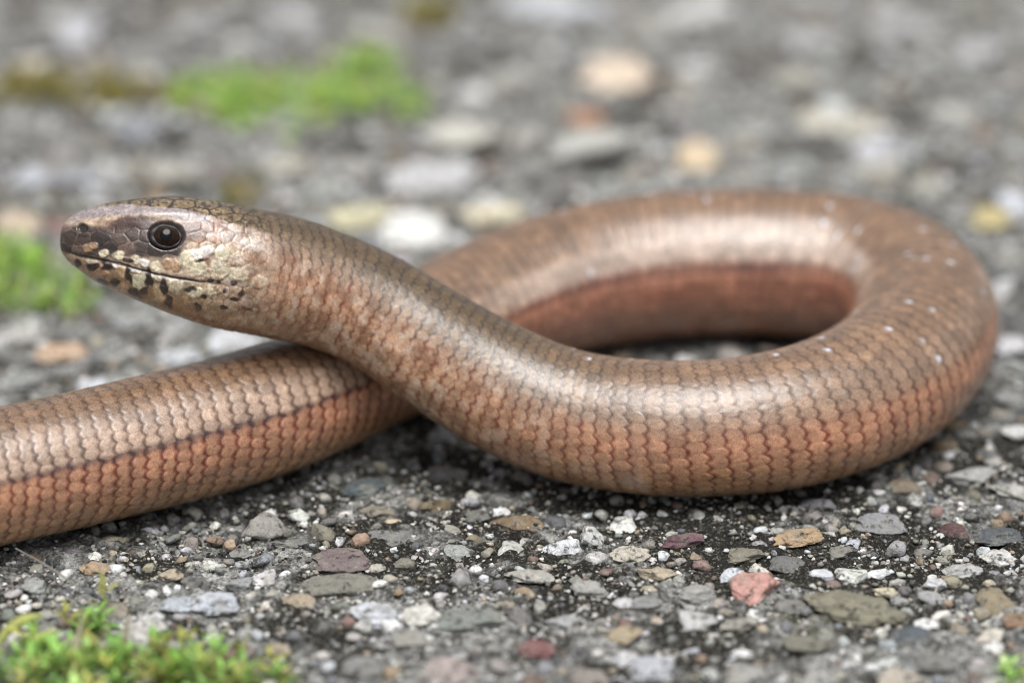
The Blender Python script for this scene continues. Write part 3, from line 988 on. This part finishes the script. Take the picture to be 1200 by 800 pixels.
GREEN = [(164, 206, 88), (182, 216, 116), (146, 190, 80), (192, 216, 136), (186, 190, 104)]
OLIVE = [(154, 144, 60), (140, 138, 60), (166, 150, 80), (128, 120, 66)]
moss('blurred bright green moss cushion at the far upper left of the concrete', [(240, 118, 50, 9, .7), (285, 130, 60, 10, .8), (330, 112, 60, 12, .9), (380, 124, 60, 11, .8), (425, 96, 55, 14, .9), (455, 120, 50, 9, .8), (480, 128, 34, 7, .6), (262, 100, 50, 9, .6), (345, 140, 45, 8, .5), (215, 108, 30, 6, .5)], 5, GREEN, 1.7, 4.2, 0.30)
moss('olive brown dry moss at the left edge beyond the bright green cushion', [(60, 105, 90, 11, .7), (150, 108, 60, 9, .6)], 6, OLIVE, 1.7, 3.6, 0.48)
moss('green moss cushion at the left edge beneath the snout', [(30, 338, 62, 11, 1.0), (90, 352, 38, 6, .7), (5, 315, 50, 10, 1.0)], 7, GREEN, 1.4, 4.4, 0.5)
moss('small olive moss tuft on the concrete behind the head', [(283, 225, 30, 6, .8)], 8, OLIVE, 1.6, 3.0, 0.5)
moss('olive moss patch at the top edge of the picture, left of the middle', [(505, 22, 50, 10, .8)], 9, OLIVE, 1.7, 3.6, 0.5)
HERB = [(132, 180, 84), (156, 196, 104), (172, 206, 124), (186, 186, 104), (150, 150, 90)]
front = moss('bright green leafy moss in the near left foreground', [(110, 775, 70, 5, .9), (180, 785, 80, 5, 1.0), (250, 780, 50, 4.5, .8), (300, 792, 40, 4, .7), (110, 728, 48, 3.5, .9), (35, 775, 55, 5, .9), (60, 800, 80, 5, .9), (220, 805, 110, 4, 1.0)], 10, HERB, 2.3, 3.6, 0.36)
moss('tiny green moss sprig in the bottom right corner', [(1185, 800, 24, 3, .9)], 12, HERB, 1.7, 4.6, 0.6)

# a yellowed leaf and a bleached stem standing in the near moss
def blade(pts, w, name, c_, parent, label=None):
    """a curved leaf or stem through pts (mm, relative to the parent), w = half width along it"""
    pts = np.array(pts, float)
    t = np.linspace(0, 1, len(pts)); u = np.linspace(0, 1, 14)
    c = catmull(t, pts, u); ww = np.interp(u, t, w)
    tg = np.gradient(c, axis=0); tg /= np.linalg.norm(tg, axis=1)[:, None]
    sd = np.cross(tg, np.array([0.3, -0.8, 0.5])); sd /= np.linalg.norm(sd, axis=1)[:, None]
    nr = np.cross(sd, tg)
    V, F = [], []
    for k in range(len(u)):
        for a in range(6):
            b = 2 * math.pi * a / 6
            V.append(c[k] + sd[k] * ww[k] * math.cos(b) + nr[k] * ww[k] * 0.3 * math.sin(b))
    for k in range(len(u) - 1):
        for a in range(6):
            F.append((k * 6 + a, k * 6 + (a + 1) % 6, (k + 1) * 6 + (a + 1) % 6, (k + 1) * 6 + a))
    o = link(name, mesh_np(name, np.array(V), np.array(F), np.tile(lin(c_), (len(V), 1))), M_LEAF, parent)
    if label:
        o['label'] = label
    return o
blade([(-11, 0, 1), (-9.5, 1, 3), (-7.5, 1.5, 4.4), (-5.5, 2, 4.6)], [0.15, 0.5, 0.6, 0.1], 'leaf', (206, 210, 130), front, 'yellowed leaf')
blade([(-8, -1, 0), (-6.5, 0, 2.5), (-4, 0.5, 3.8)], [0.15, 0.5, 0.1], 'leaf', (214, 214, 140), front, 'yellowed leaf')
blade([(-2, -1.5, -.5), (-1.8, -1.4, 2), (-1.2, -1, 4.2), (-0.8, -0.6, 6.4)], [0.5, 0.45, 0.3, 0.1], 'stem', (220, 212, 186), front, 'bleached stem')
blade([(3, 2, 0), (3.4, 2.3, 2.4), (3.6, 2.6, 5.0)], [0.25, 0.25, 0.12], 'stem', (206, 190, 160), front, 'bleached stem')

# a thin dry stalk leaning out from under the tail, and a hair on the snout
g0 = ground_at(95, 690, 0.6); g1 = ground_at(18, 642, 3.2)
st = empty('dry_stalk', g0, label='thin grey dry stalk leaning against the body at the left edge', category='stalk')
d = g1 - g0
o = blade([(0, 0, 0), d * 0.5 + np.array([0, 0, 0.3]), d], [0.10, 0.11, 0.08], 'stalk', (150, 146, 140), st)
